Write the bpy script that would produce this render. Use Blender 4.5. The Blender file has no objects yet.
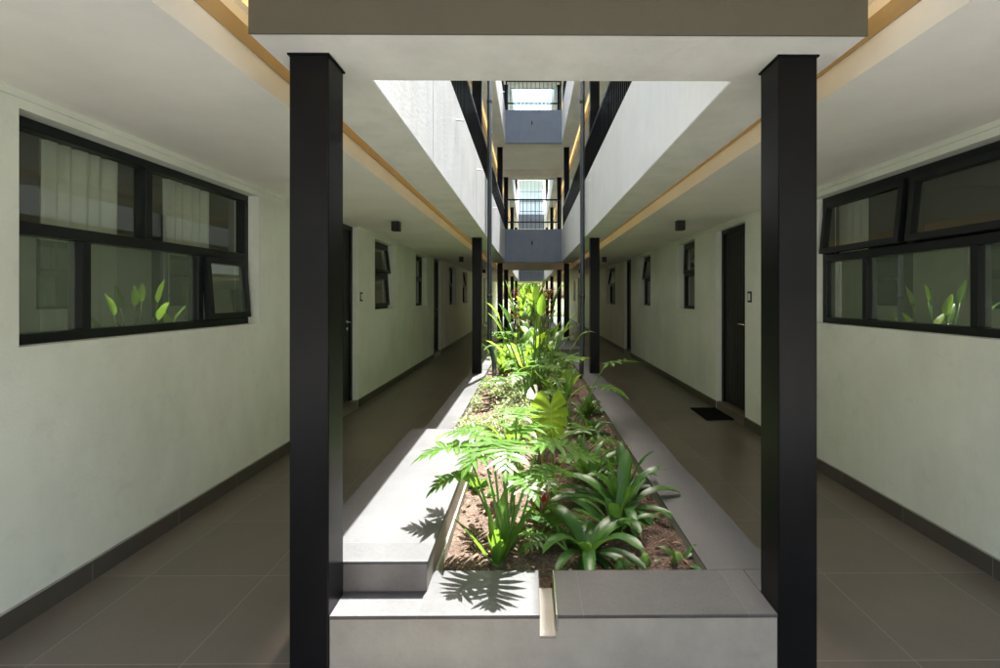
import bpy, math, random
from mathutils import Vector, Matrix
PI = math.pi
R = random.Random(7)
scene = bpy.context.scene
COL = scene.collection
V = Vector

# ------------------------------------------------------------------ mesh builder
class MB:
    def __init__(s):
        s.v = []; s.f = []; s.m = []; s.a = []; s.mats = []; s.cur = 0; s.smooth = []; s.sm = False
    def mat(s, m):
        if m not in s.mats: s.mats.append(m)
        s.cur = s.mats.index(m); return s
    def vert(s, p, a=0.0):
        s.v.append((p[0], p[1], p[2])); s.a.append(a); return len(s.v) - 1
    def face(s, ids):
        s.f.append(tuple(ids)); s.m.append(s.cur); s.smooth.append(s.sm)
    def poly(s, pts):
        s.face([s.vert(p) for p in pts])
    def box(s, x0, x1, y0, y1, z0, z1):
        if x0 > x1: x0, x1 = x1, x0
        i = len(s.v)
        for z in (z0, z1):
            for (x, y) in ((x0, y0), (x1, y0), (x1, y1), (x0, y1)): s.vert((x, y, z))
        for q in ((0,3,2,1),(4,5,6,7),(0,1,5,4),(1,2,6,5),(2,3,7,6),(3,0,4,7)):
            s.face([i + k for k in q])
    def obox(s, M, hx, hy, hz):
        i = len(s.v)
        for z in (-hz, hz):
            for (x, y) in ((-hx,-hy),(hx,-hy),(hx,hy),(-hx,hy)): s.vert(M @ V((x, y, z)))
        for q in ((0,3,2,1),(4,5,6,7),(0,1,5,4),(1,2,6,5),(2,3,7,6),(3,0,4,7)):
            s.face([i + k for k in q])
    def tube(s, pts, rad, n=8, cap=True):
        sm = s.sm; s.sm = True
        pts = [V(p) for p in pts]
        rs = rad if isinstance(rad, (list, tuple)) else [rad] * len(pts)
        rings = []; ref = None
        for k, p in enumerate(pts):
            t = (pts[min(k+1, len(pts)-1)] - pts[max(k-1, 0)]).normalized()
            if ref is None:
                ref = t.orthogonal().normalized()
            ref = (ref - t * ref.dot(t)).normalized()
            b = t.cross(ref)
            rings.append([s.vert(p + (ref * math.cos(2*PI*j/n) + b * math.sin(2*PI*j/n)) * rs[k]) for j in range(n)])
        for a, b in zip(rings, rings[1:]):
            for j in range(n):
                s.face((a[j], a[(j+1) % n], b[(j+1) % n], b[j]))
        s.sm = sm
        if cap:
            s.face(rings[0][::-1]); s.face(rings[-1])
    def build(s, name, parent=None, mat=None, bevel=0):
        if mat is not None: s.mats = [mat]; s.m = [0] * len(s.f)
        me = bpy.data.meshes.new(name)
        me.from_pydata(s.v, [], s.f)
        for m in s.mats: me.materials.append(m)
        me.polygons.foreach_set('material_index', s.m)
        me.polygons.foreach_set('use_smooth', s.smooth)
        if any(s.a):
            at = me.attributes.new('rib', 'FLOAT', 'POINT'); at.data.foreach_set('value', s.a)
        me.update()
        o = bpy.data.objects.new(name, me); COL.objects.link(o)
        if parent is not None: o.parent = parent
        if bevel:
            b = o.modifiers.new('edge', 'BEVEL'); b.width = bevel; b.segments = 2; b.limit_method = 'ANGLE'
        return o

def tag(o, label=None, cat=None, group=None, kind=None):
    if label: o['label'] = label
    if cat: o['category'] = cat
    if group: o['group'] = group
    if kind: o['kind'] = kind
    return o
def thing(name, label, cat, loc=(0,0,0), group=None, rz=0, kind='thing'):
    o = bpy.data.objects.new(name, None); COL.objects.link(o)
    o.location = loc; o.rotation_euler = (0, 0, rz); o.empty_display_size = .1
    return tag(o, label, cat, group, kind)
KIDS = None
def dup(root, loc, label, group=None, rz=None, scale=None):
    c = root.copy(); COL.objects.link(c); c.location = loc
    if rz is not None: c.rotation_euler = (0, 0, rz)
    if scale is not None: c.scale = (scale,)*3
    c['label'] = label
    if group: c['group'] = group
    for ch in list(root.children):
        d = ch.copy(); COL.objects.link(d); d.parent = c
        for g in list(ch.children):
            e = g.copy(); COL.objects.link(e); e.parent = d
    return c

# ------------------------------------------------------------------ materials
def newmat(name):
    m = bpy.data.materials.new(name); m.use_nodes = True
    nt = m.node_tree; nt.nodes.clear()
    out = nt.nodes.new('ShaderNodeOutputMaterial')
    return m, nt, out
def N(nt, t, **kw):
    n = nt.nodes.new(t)
    for k, v in kw.items(): setattr(n, k, v)
    return n
def L(nt, a, b): nt.links.new(a, b)
def rgba(c): return (c[0], c[1], c[2], 1)
def coords(nt, scale=(1,1,1)):
    tc = N(nt, 'ShaderNodeTexCoord'); mp = N(nt, 'ShaderNodeMapping'); mp.inputs['Scale'].default_value = scale
    L(nt, tc.outputs['Object'], mp.inputs['Vector']); return mp.outputs['Vector']
def noise(nt, vec, scale, detail=4, rough=.6):
    n = N(nt, 'ShaderNodeTexNoise'); n.inputs['Scale'].default_value = scale
    n.inputs['Detail'].default_value = detail; n.inputs['Roughness'].default_value = rough
    L(nt, vec, n.inputs['Vector']); return n.outputs['Fac']
def ramp(nt, fac, stops):
    r = N(nt, 'ShaderNodeValToRGB'); e = r.color_ramp.elements
    while len(e) < len(stops): e.new(.5)
    for k, (p, c) in enumerate(stops): e[k].position = p; e[k].color = rgba(c)
    L(nt, fac, r.inputs['Fac']); return r.outputs['Color']
def bump(nt, h, strength, dist=.01):
    b = N(nt, 'ShaderNodeBump'); b.inputs['Strength'].default_value = strength; b.inputs['Distance'].default_value = dist
    L(nt, h, b.inputs['Height']); return b.outputs['Normal']
def mixc(nt, fac, a, b, mode='MIX'):
    m = N(nt, 'ShaderNodeMix', data_type='RGBA', blend_type=mode)
    if isinstance(fac, float): m.inputs[0].default_value = fac
    else: L(nt, fac, m.inputs[0])
    for sck, x in ((m.inputs[6], a), (m.inputs[7], b)):
        if isinstance(x, tuple): sck.default_value = rgba(x)
        else: L(nt, x, sck)
    return m.outputs[2]
def math_(nt, op, a, b=None):
    m = N(nt, 'ShaderNodeMath', operation=op)
    for sck, x in ((m.inputs[0], a), (m.inputs[1], b)):
        if x is None: continue
        if isinstance(x, (int, float)): sck.default_value = x
        else: L(nt, x, sck)
    return m.outputs[0]

def plain(name, c, rough=.6, var=.12, scale=3.0, bmp=.15, bscale=120, spec=.4, metal=0, streak=None, stain=None):
    m, nt, out = newmat(name)
    p = N(nt, 'ShaderNodeBsdfPrincipled')
    vec = coords(nt)
    f = noise(nt, vec, scale, 6, .65)
    lo = tuple(x*(1-var) for x in c); hi = tuple(min(1, x*(1+var*.6)) for x in c)
    colr = ramp(nt, f, [(.3, lo), (.7, hi)])
    if streak:
        sv = coords(nt, (5, 5, .9))
        s = math_(nt, 'ADD', math_(nt, 'MULTIPLY', noise(nt, sv, 2.6, 8, .7), .6), math_(nt, 'MULTIPLY', noise(nt, vec, 1.7, 5, .6), .4))
        sc = ramp(nt, s, [(.38, tuple(1-streak for _ in range(3))), (.6, (1,1,1))])
        colr = mixc(nt, 1.0, colr, sc, 'MULTIPLY')
    if stain:
        b1 = ramp(nt, noise(nt, coords(nt, (1, 1, .45)), .9, 7, .7), [(.36, (1-stain,)*3), (.56, (1, 1, 1))])
        b2 = ramp(nt, noise(nt, vec, 7, 8, .75), [(.30, (1-stain*.7,)*3), (.45, (1, 1, 1))])
        colr = mixc(nt, 1.0, mixc(nt, 1.0, colr, b1, 'MULTIPLY'), b2, 'MULTIPLY')
    L(nt, colr, p.inputs['Base Color'])
    p.inputs['Roughness'].default_value = rough; p.inputs['Metallic'].default_value = metal
    p.inputs['Specular IOR Level'].default_value = spec
    if bmp: L(nt, bump(nt, noise(nt, vec, bscale, 3, .6), bmp, .004), p.inputs['Normal'])
    L(nt, p.outputs[0], out.inputs[0]); return m

def tiles(name, c, tile, offs, groutc, rough, axis2='Z', gw=.004, var=.22):
    """square tiles laid along X and Y (floor) with joints in object space"""
    m, nt, out = newmat(name)
    p = N(nt, 'ShaderNodeBsdfPrincipled')
    tc = N(nt, 'ShaderNodeTexCoord'); sp = N(nt, 'ShaderNodeSeparateXYZ'); L(nt, tc.outputs['Object'], sp.inputs[0])
    gs = []; ids = []
    for ax, t, o in (('X', tile[0], offs[0]), ('Y', tile[1], offs[1])):
        if t is None: continue
        u = math_(nt, 'DIVIDE', math_(nt, 'SUBTRACT', sp.outputs[ax], o), t)
        fl = math_(nt, 'FLOOR', u); fr = math_(nt, 'FRACT', u)
        d = math_(nt, 'MULTIPLY', math_(nt, 'MINIMUM', fr, math_(nt, 'SUBTRACT', 1.0, fr)), t)
        gs.append(math_(nt, 'LESS_THAN', d, gw/2)); ids.append(fl)
    g = gs[0] if len(gs) == 1 else math_(nt, 'MAXIMUM', gs[0], gs[1])
    cb = N(nt, 'ShaderNodeCombineXYZ'); L(nt, ids[0], cb.inputs[0])
    if len(ids) > 1: L(nt, ids[1], cb.inputs[1])
    wn = N(nt, 'ShaderNodeTexWhiteNoise'); L(nt, cb.outputs[0], wn.inputs[0])
    vec = coords(nt)
    f1 = noise(nt, vec, 2.5, 8, .7); f2 = noise(nt, vec, 90, 3, .6)
    f = math_(nt, 'ADD', math_(nt, 'MULTIPLY', f1, .5), math_(nt, 'ADD', math_(nt, 'MULTIPLY', f2, .3), math_(nt, 'MULTIPLY', wn.outputs[0], .2)))
    cc = ramp(nt, f, [(.3, tuple(x*(1-var) for x in c)), (.7, tuple(x*(1+var) for x in c))])
    L(nt, mixc(nt, g, cc, groutc), p.inputs['Base Color'])
    rr = math_(nt, 'ADD', math_(nt, 'MULTIPLY', f1, .10), rough - .03)
    L(nt, rr, p.inputs['Roughness'])
    h = math_(nt, 'SUBTRACT', math_(nt, 'MULTIPLY', f2, .15), g)
    L(nt, bump(nt, h, .25, .003), p.inputs['Normal'])
    L(nt, p.outputs[0], out.inputs[0]); return m

def leafmat(name, c, c2, trans, rib, rough=.35, tw=.45):
    """thin leaf: diffuse + gloss on top, light passing through from behind"""
    m, nt, out = newmat(name)
    p = N(nt, 'ShaderNodeBsdfPrincipled'); t = N(nt, 'ShaderNodeBsdfTranslucent'); mx = N(nt, 'ShaderNodeMixShader')
    geo = N(nt, 'ShaderNodeNewGeometry')
    at = N(nt, 'ShaderNodeAttribute', attribute_name='rib')
    vec = coords(nt)
    f = noise(nt, vec, 14, 4, .6)
    rnd = math_(nt, 'ADD', math_(nt, 'MULTIPLY', geo.outputs['Random Per Island'], .6), math_(nt, 'MULTIPLY', f, .4))
    col = ramp(nt, rnd, [(.2, c), (.8, c2)])
    col = mixc(nt, math_(nt, 'POWER', at.outputs['Fac'], 5.0), col, rib)
    bl = ramp(nt, noise(nt, vec, 7.0, 5, .7), [(.62, (0, 0, 0)), (.70, (1, 1, 1))])       # dry brown patches
    col = mixc(nt, math_(nt, 'MULTIPLY', bl, .75), col, (.16, .10, .04))
    L(nt, col, p.inputs['Base Color']); p.inputs['Roughness'].default_value = rough
    p.inputs['Specular IOR Level'].default_value = .5
    tcol = ramp(nt, rnd, [(.2, trans), (.8, tuple(min(1, x*1.3) for x in trans))])
    L(nt, tcol, t.inputs['Color'])
    L(nt, bump(nt, noise(nt, vec, 60, 2), .12, .004), p.inputs['Normal'])
    mx.inputs[0].default_value = tw
    L(nt, p.outputs[0], mx.inputs[1]); L(nt, t.outputs[0], mx.inputs[2]); L(nt, mx.outputs[0], out.inputs[0])
    return m

def emit(name, c, s):
    m, nt, out = newmat(name)
    e = N(nt, 'ShaderNodeEmission'); e.inputs[0].default_value = rgba(c); e.inputs[1].default_value = s
    L(nt, e.outputs[0], out.inputs[0]); return m

def glassmat(name, tint, f0=.06, film=None, filmfac=0.0):
    m, nt, out = newmat(name)
    geo = N(nt, 'ShaderNodeNewGeometry'); dt = N(nt, 'ShaderNodeVectorMath', operation='DOT_PRODUCT')
    L(nt, geo.outputs['Normal'], dt.inputs[0]); L(nt, geo.outputs['Incoming'], dt.inputs[1])
    c = math_(nt, 'SUBTRACT', 1.0, math_(nt, 'ABSOLUTE', dt.outputs['Value']))
    fr = math_(nt, 'ADD', math_(nt, 'MULTIPLY', math_(nt, 'POWER', c, 5.0), 1-f0), f0)
    tr = N(nt, 'ShaderNodeBsdfTransparent'); tr.inputs[0].default_value = rgba(tint)
    gl = N(nt, 'ShaderNodeBsdfGlossy'); gl.inputs['Roughness'].default_value = 0.0; gl.inputs[0].default_value = (.95, .97, .95, 1)
    base = tr.outputs[0]
    if film:
        d = N(nt, 'ShaderNodeBsdfDiffuse'); d.inputs[0].default_value = rgba(film)
        m2 = N(nt, 'ShaderNodeMixShader'); m2.inputs[0].default_value = filmfac
        L(nt, base, m2.inputs[1]); L(nt, d.outputs[0], m2.inputs[2]); base = m2.outputs[0]
    mx = N(nt, 'ShaderNodeMixShader')
    L(nt, fr, mx.inputs[0]); L(nt, base, mx.inputs[1]); L(nt, gl.outputs[0], mx.inputs[2])
    L(nt, mx.outputs[0], out.inputs[0]); return m

M = {}
M['wall'] = plain('wall_plaster', (.76, .785, .69), .7, .08, 1.3, .3, 70, .3, stain=.12)
M['ceil'] = plain('ceiling_paint', (.885, .86, .79), .8, .07, 1.5, .1, 80, .2)
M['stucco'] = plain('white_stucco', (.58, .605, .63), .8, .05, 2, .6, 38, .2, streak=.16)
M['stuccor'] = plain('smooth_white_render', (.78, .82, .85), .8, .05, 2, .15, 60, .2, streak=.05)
M['bridge'] = plain('blue_grey_paint', (.225, .25, .29), .6, .08, 3, .15, 80, .3, streak=.08)
M['beam'] = plain('beam_shade_taupe', (.085, .077, .054), .7, .06, 3, .12, 100, .3)
M['soffit'] = plain('soffit_paint', (.85, .835, .775), .75, .10, 3, .2, 70, .2, stain=.09)
M['ochre'] = plain('ochre_cove_glow', (.44, .32, .16), .5, .1, 6, .05, 80, .4)
M['steel'] = plain('black_satin_steel', (.0065, .0065, .007), .30, .3, 5, .06, 260, .12)
M['alum'] = plain('charcoal_aluminium', (.010, .012, .013), .4, .15, 8, .03, 200, .3)
M['door'] = plain('dark_timber', (.018, .017, .017), .45, .5, 25, .4, 160, .4)
M['chrome'] = plain('brushed_nickel', (.62, .60, .57), .25, .05, 10, .02, 200, .5, 1.0)
M['plate'] = plain('white_plastic', (.75, .74, .70), .4, .03, 5, 0, spec=.5)
M['black'] = plain('black_plastic', (.012, .012, .012), .45, .2, 10, .05, 200)
M['rubber'] = plain('black_coir', (.008, .008, .008), .95, .4, 60, .8, 300, .1)
M['pipe'] = plain('dark_grey_pvc', (.035, .045, .05), .32, .15, 5, .02, 200, .5)
M['floorL'] = tiles('corridor_tile_left', (.150, .124, .098), (.6, .6), (-1.97, 1.90), (.235, .21, .18), .31, gw=.005)
M['floorR'] = tiles('corridor_tile_right', (.150, .124, .098), (.6, .6), (.93, 1.90), (.235, .21, .18), .31, gw=.005)
M['skirt'] = tiles('skirting_tile', (.075, .065, .052), (None, .6), (0, 1.86), (.22, .20, .17), .5)
M['cap'] = tiles('speckled_porcelain', (.064, .065, .066), (None, .9), (0, 2.083), (.10, .10, .10), .55, gw=.0025, var=.42)
M['capfront'] = tiles('speckled_porcelain_front', (.064, .065, .066), (.62, None), (.82, 0), (.10, .10, .10), .55, gw=.0025, var=.42)
M['riser'] = plain('grey_brown_tile', (.17, .15, .135), .5, .3, 6, .15, 60, .4)
M['planter'] = plain('planter_plaster', (.315, .295, .258), .75, .12, 4, .4, 60, .3, stain=.16)
M['grout'] = plain('brown_grout', (.12, .075, .05), .9, .3, 30, .2, 100, .1)
M['white'] = plain('white_paint', (.8, .8, .78), .5, .04, 5, .05, 80, .4)
M['board'] = plain('weathered_board', (.34, .31, .26), .9, .45, 9, .5, 70, .1, streak=.3)
M['curtain'] = plain('sheer_fabric', (.88, .87, .80), .9, .05, 6, .25, 250, .1)
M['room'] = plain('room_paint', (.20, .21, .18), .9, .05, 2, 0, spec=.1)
M['roof'] = plain('roof_concrete', (.35, .35, .34), .85, .1, 2, .2, 40, .2)
M['glass'] = glassmat('clear_glass', (.76, .82, .74), .12, (.16, .19, .15), .12)
M['frost'] = glassmat('film_glass', (.5, .58, .48), .26, (.20, .25, .18), .62)
M['led'] = emit('warm_led', (1.0, .64, .24), .18)
M['lens'] = emit('warm_lens', (1.0, .75, .42), .6)
def soilmat():
    m, nt, out = newmat('garden_soil')
    p = N(nt, 'ShaderNodeBsdfPrincipled'); vec = coords(nt)
    f = noise(nt, vec, 9, 8, .75); f2 = noise(nt, vec, 70, 4, .7)
    vo = N(nt, 'ShaderNodeTexVoronoi'); vo.inputs['Scale'].default_value = 55; L(nt, vec, vo.inputs['Vector'])
    h = math_(nt, 'ADD', f2, math_(nt, 'MULTIPLY', vo.outputs['Distance'], .8))
    c = ramp(nt, math_(nt, 'ADD', math_(nt, 'MULTIPLY', f, .6), math_(nt, 'MULTIPLY', f2, .4)),
             [(.32, (.055, .038, .03)), (.5, (.125, .088, .069)), (.68, (.22, .165, .132))])
    L(nt, c, p.inputs['Base Color']); p.inputs['Roughness'].default_value = .95; p.inputs['Specular IOR Level'].default_value = .1
    L(nt, bump(nt, h, .9, .02), p.inputs['Normal']); L(nt, p.outputs[0], out.inputs[0]); return m
M['soil'] = soilmat()
def polymat(nm='ribbed_polycarbonate', k=1.0, kr=1.0):
    m, nt, out = newmat(nm)
    tr = N(nt, 'ShaderNodeBsdfTranslucent'); tr.inputs[0].default_value = (.26*k*kr, .40*k, .44*k, 1)
    tp = N(nt, 'ShaderNodeBsdfTransparent'); tp.inputs[0].default_value = (.10*k*kr, .165*k, .18*k, 1)
    mx = N(nt, 'ShaderNodeMixShader'); mx.inputs[0].default_value = .35
    L(nt, tr.outputs[0], mx.inputs[1]); L(nt, tp.outputs[0], mx.inputs[2]); L(nt, mx.outputs[0], out.inputs[0]); return m
M['poly'] = polymat(); M['screen'] = polymat('pale_screen', 2.1, 1.4)
# leaves
G = (.16, .24, .06)
M['philo'] = leafmat('split_leaf', (.036, .105, .016), (.072, .175, .026), (.20, .36, .03), (.20, .32, .08), .32)
M['lime'] = leafmat('lime_leaf', (.12, .23, .02), (.20, .32, .03), (.34, .50, .035), (.30, .40, .09), .4, .5)
M['dark'] = leafmat('dark_strap_leaf', (.030, .095, .020), (.060, .155, .028), (.12, .26, .025), (.06, .14, .04), .36, .25)
M['broad'] = leafmat('broad_leaf', (.04, .115, .018), (.08, .18, .026), (.20, .36, .03), (.18, .30, .07), .28)
M['sword'] = leafmat('sword_leaf', (.05, .14, .03), (.12, .22, .05), (.22, .38, .04), (.10, .2, .05), .35)
M['cream'] = leafmat('variegated_leaf', (.05, .115, .025), (.26, .285, .14), (.24, .31, .08), (.28, .3, .16), .5)
M['red'] = leafmat('red_leaf', (.20, .012, .015), (.34, .03, .03), (.45, .03, .02), (.3, .05, .05), .35)
M['spathe'] = leafmat('white_spathe', (.5, .47, .43), (.56, .53, .49), (.4, .37, .3), (.7, .7, .5), .4, .4)
M['dry'] = leafmat('dry_leaf', (.16, .09, .045), (.34, .22, .13), (.3, .18, .07), (.2, .12, .06), .8, .2)
M['tree'] = leafmat('tree_leaf', (.06, .14, .02), (.12, .22, .03), (.32, .50, .05), (.1, .2, .05), .5, .5)
M['stem'] = plain('green_stem', (.10, .20, .035), .4, .25, 10, .05, 80)
M['redstem'] = plain('reddish_stem', (.24, .12, .035), .45, .4, 8, .05, 80)
M['bark'] = plain('bark', (.14, .095, .06), .9, .35, 12, .8, 40, .1)

# ------------------------------------------------------------------ dimensions
WL, WR = -2.24, 2.40
CL, CR = -1.154, 1.343           # inner edge of the corridor ceilings
BL, BR = -.963, 1.166            # outer edge of the edge beams
OL, OR = -.657, .845             # courtyard opening
ZC, ZS, ZP = 2.35, 2.60, 3.22    # ceiling, slot top, parapet top of the first gallery
PITCH = 3.16
Y0, YE = -.15, 33.0
YA0, YA1 = 2.01, 12.73           # first courtyard
YB0, YB1 = 16.75, 29.0           # second courtyard

# ------------------------------------------------------------------ ground, floors
def sheet(name, x0, x1, y0, y1, z, m, kind='structure'):
    b = MB(); b.poly([(x0,y0,z),(x1,y0,z),(x1,y1,z),(x0,y1,z)])
    o = b.build(name, None, m); o['kind'] = kind; return o
M['ground'] = plain('garden_ground', (.10, .12, .05), .95, .4, 1.2, .5, 20, .1)
sheet('ground', -160, 160, -120, 240, -.03, M['ground'])
M['paving'] = plain('bounce_paving', (.29, .285, .27), .8, .12, 1.5, .2, 60, .2)
sheet('bounce_pavement', -16, 16, -26, -.15, -.012, M['paving'])  # unseen yard added behind the camera to bounce sunlight into the corridors
sheet('floor', WL-.001, -.9, Y0, YE, 0, M['floorL'])
sheet('floor', 1.0, WR+.001, Y0, YE, 0, M['floorR'])
b = MB(); b.poly([(-.9,Y0,0),(1.0,Y0,0),(1.0,1.8,0),(-.9,1.8,0)]); b.poly([(-.9,12.3,0),(1.0,12.3,0),(1.0,17.2,0),(-.9,17.2,0)])
b.poly([(-.9,28.7,0),(1.0,28.7,0),(1.0,YE,0),(-.9,YE,0)])
b.build('floor', None, M['floorR'])['kind'] = 'structure'

# ------------------------------------------------------------------ corridor walls
def wall_mesh(s, xw, y0, y1, z1, holes, th=.2):
    ys = sorted({y0, y1, *[h[0] for h in holes], *[h[1] for h in holes]})
    zs = sorted({0, z1, *[h[2] for h in holes], *[h[3] for h in holes]})
    b = MB()
    inh = lambda y, z: any(h[0] < y < h[1] and h[2] < z < h[3] for h in holes)
    for a, c in zip(ys, ys[1:]):
        for d, e in zip(zs, zs[1:]):
            if inh((a+c)/2, (d+e)/2): continue
            for x in (xw, xw + s*th): b.poly([(x,a,d),(x,c,d),(x,c,e),(x,a,e)])
    for (a, c, d, e) in holes:
        x0, x1 = xw, xw + s*th
        b.poly([(x0,a,d),(x1,a,d),(x1,a,e),(x0,a,e)]); b.poly([(x0,c,d),(x1,c,d),(x1,c,e),(x0,c,e)])
        b.poly([(x0,a,e),(x1,a,e),(x1,c,e),(x0,c,e)]); b.poly([(x0,a,d),(x1,a,d),(x1,c,d),(x0,c,d)])
    return b
def rect_frame(b, s, x, y0, y1, z0, z1, w, d0, d1):
    """a rectangular ring between depth d0 and d1 behind wall face x"""
    X0, X1 = x + s*d0, x + s*d1
    b.box(X0, X1, y0, y1, z0, z0+w); b.box(X0, X1, y0, y1, z1-w, z1)
    b.box(X0, X1, y0, y0+w, z0+w, z1-w); b.box(X0, X1, y1-w, y1, z0+w, z1-w)
def sash(par, s, x, y0, y1, z0, z1, ang, gm, d=.105, w=.042):
    """top-hung casement, swung out at the bottom by ang degrees; its pane is in the same mesh"""
    b = MB().mat(M['alum']); rect_frame(b, s, 0, y0, y1, z0-z1, 0, w, -.02, .024)
    b.mat(gm); X = s*.004
    b.poly([(X,y0+w,z0-z1+w),(X,y1-w,z0-z1+w),(X,y1-w,-w),(X,y0+w,-w)])
    o = b.build('sash', par); o.location = (x + s*d, 0, z1)
    o.rotation_euler = (0, s*math.radians(ang), 0)
    return o
def pane(par, s, x, y0, y1, z0, z1, gm, d=.125):
    b = MB(); X = x + s*d; b.poly([(X,y0,z0),(X,y1,z0),(X,y1,z1),(X,y0,z1)])
    return b.build('pane', par, gm)
def big_window(wall, s, x, y0, y1, z0, z1, zt, dtop, dbot, tops, bots):
    b = MB(); w = .05
    rect_frame(b, s, x, y0, y1, z0, z1, w, .085, .16)
    b.box(x+s*.085, x+s*.16, y0+w, y1-w, zt-w*.6, zt+w*.6)
    b.box(x+s*.085, x+s*.16, dtop-w/2, dtop+w/2, zt+w*.6, z1-w)
    for d in dbot: b.box(x+s*.085, x+s*.16, d-w/2, d+w/2, z0+w, zt-w*.6)
    f = b.build('window', wall, M['alum'], bevel=.004)
    def cell(a, c, d, e, ang, gm):
        if ang is None: pane(f, s, x, a, c, d, e, gm)
        else: sash(f, s, x, a+.004, c-.004, d+.004, e-.004, ang, gm, d=.085)
    ys = [y0+w, dtop-w/2, dtop+w/2, y1-w]
    for k in (0, 1): cell(ys[2*k], ys[2*k+1], zt+w*.6, z1-w, tops[k], M['glass'])
    ys = [y0+w, dbot[0]-w/2, dbot[0]+w/2, dbot[1]-w/2, dbot[1]+w/2, y1-w]
    for k in (0, 1, 2): cell(ys[2*k], ys[2*k+1], z0+w, zt-w*.6, bots[k], M['frost'])
    return f
def small_window(wall, s, x, y0, y1, z0, z1, top, bot):
    b = MB(); w = .045; zt = z0 + (z1-z0)*.52
    rect_frame(b, s, x, y0, y1, z0, z1, w, .11, .17)
    b.box(x+s*.11, x+s*.17, y0+w, y1-w, zt-.022, zt+.022)
    f = b.build('window', wall, M['alum'])
    sash(f, s, x, y0+w+.003, y1-w-.003, zt+.026, z1-w-.003, top, M['glass'], d=.115)
    if bot: sash(f, s, x, y0+w+.003, y1-w-.003, z0+w+.003, zt-.026, bot, M['glass'], d=.115)
    else: pane(f, s, x, y0+w, y1-w, z0+w, zt-.022, M['glass'], d=.14)
    return f
def door(wall, s, x, y0, y1, z1, handle_at):
    b = MB(); b.box(x+s*.10, x+s*.145, y0+.05, y1-.05, .11, z1-.05)
    yy = y0 + .09
    while yy < y1 - .12:                                             # shallow vertical grooves
        b.box(x+s*.0965, x+s*.10, yy, yy+.064, .14, z1-.09); yy += .082
    d = b.build('door', wall, M['door'])
    f = MB(); X0, X1 = x+s*.07, x+s*.17
    f.box(X0, X1, y0, y0+.05, .10, z1); f.box(X0, X1, y1-.05, y1, .10, z1); f.box(X0, X1, y0+.05, y1-.05, z1-.05, z1)
    f.build('door_frame', d, M['alum'])
    t = MB(); t.box(x+s*.004, x+s*.19, y0, y1, 0, .098); t.build('door_step', d, M['floorR'])
    h = MB(); yh = handle_at; n = -s
    h.tube([(x+s*.094, yh, 1.12), (x+s*.086, yh, 1.12)], .024, 12)
    h.tube([(x+s*.09, yh, 1.12), (x+s*.045, yh, 1.12)], .009, 8)
    sg = 1 if yh < (y0+y1)/2 else -1
    h.tube([(x+s*.045, yh, 1.12), (x+s*.043, yh+sg*.12, 1.12)], .009, 8)
    h.build('handle', d, M['chrome'])
    h = MB(); h.tube([(x+s*.094, yh, 1.03), (x+s*.082, yh, 1.03)], .024, 12); h.build('lock', d, M['chrome'])
    return d
def wall_thing(s, xw, label, wins, doors, big, plates):
    t = thing('corridor_wall', label, 'wall', (0,0,0))
    holes = [(w[0], w[1], w[2], w[3]) for w in wins] + [(d[0], d[1], 0.0, d[2]) for d in doors] + [big[:4]]
    z1 = 9.35
    wall_mesh(s, xw, Y0, YE, z1, holes).build('plaster', t, M['wall'])
    for w in wins: small_window(t, s, xw, *w)
    for d in doors: door(t, s, xw, *d)
    big_window(t, s, xw, *big)
    k = MB(); segs = [Y0] + [v for d in sorted(doors) for v in (d[0], d[1])] + [YE]
    for a, c in zip(segs[::2], segs[1::2]): k.box(xw, xw - s*.012, a, c, 0, .10)
    k.build('skirting', t, M['skirt'])
    g = MB()
    for a, c in zip(segs[::2], segs[1::2]): g.box(xw, xw - s*.0145, a, c, .10, .1045)
    g.build('skirting_trim', t, M['planter'])
    c = MB()                                                          # shadow-line strip under the ceiling
    cs = sorted([(d[0], d[1]) for d in doors if d[2] > 2.31])
    segs = [Y0] + [v for d in cs for v in d] + [YE]
    for a, e in zip(segs[::2], segs[1::2]): c.box(xw, xw - s*.014, a, e, 2.318, 2.352)
    c.build('ceiling_trim', t, M['wall'])
    for (y, z) in plates:
        p = MB(); p.box(xw, xw - s*.009, y-.045, y+.045, z-.06, z+.06)
        po = p.build('switch_plate', t, M['black'], bevel=.003)
        q = MB(); q.box(xw - s*.009, xw - s*.013, y-.026, y+.026, z-.038, z+.038); q.build('rocker', po, M['plate'])
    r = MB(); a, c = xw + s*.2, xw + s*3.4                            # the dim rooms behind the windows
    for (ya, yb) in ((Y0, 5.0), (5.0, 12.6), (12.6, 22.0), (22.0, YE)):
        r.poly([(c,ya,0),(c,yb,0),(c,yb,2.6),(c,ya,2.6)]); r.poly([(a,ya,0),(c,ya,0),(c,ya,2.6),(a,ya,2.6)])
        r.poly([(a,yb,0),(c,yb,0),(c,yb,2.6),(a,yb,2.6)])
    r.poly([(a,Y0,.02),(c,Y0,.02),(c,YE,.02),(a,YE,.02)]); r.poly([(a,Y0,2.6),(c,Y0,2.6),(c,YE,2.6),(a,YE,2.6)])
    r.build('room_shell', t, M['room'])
    return t
wall_thing(-1, WL, 'left pale green plaster corridor wall with closed curtained window and dark doors',
    [(6.95, 7.95, 1.25, 2.28, 7, 4), (9.43, 10.43, 1.25, 2.28, 0, 0), (13.3, 14.5, 1.2, 2.28, 0, 0), (16.0, 17.2, 1.2, 2.28, 8, 0),
     (21.0, 22.0, 1.2, 2.28, 0, 0), (25.4, 26.4, 1.2, 2.28, 0, 0)],
    [(5.36, 6.26, 2.345, 6.12), (11.2, 12.1, 2.345, 11.9), (18.6, 19.5, 2.345, 19.3), (23.2, 24.1, 2.345, 23.9)],
    (2.12, 3.98, 1.225, 2.275, 1.765, 2.95, (2.536, 3.41), (None, None), (None, None, 4.5)), [(6.38, 1.44)])
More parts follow.
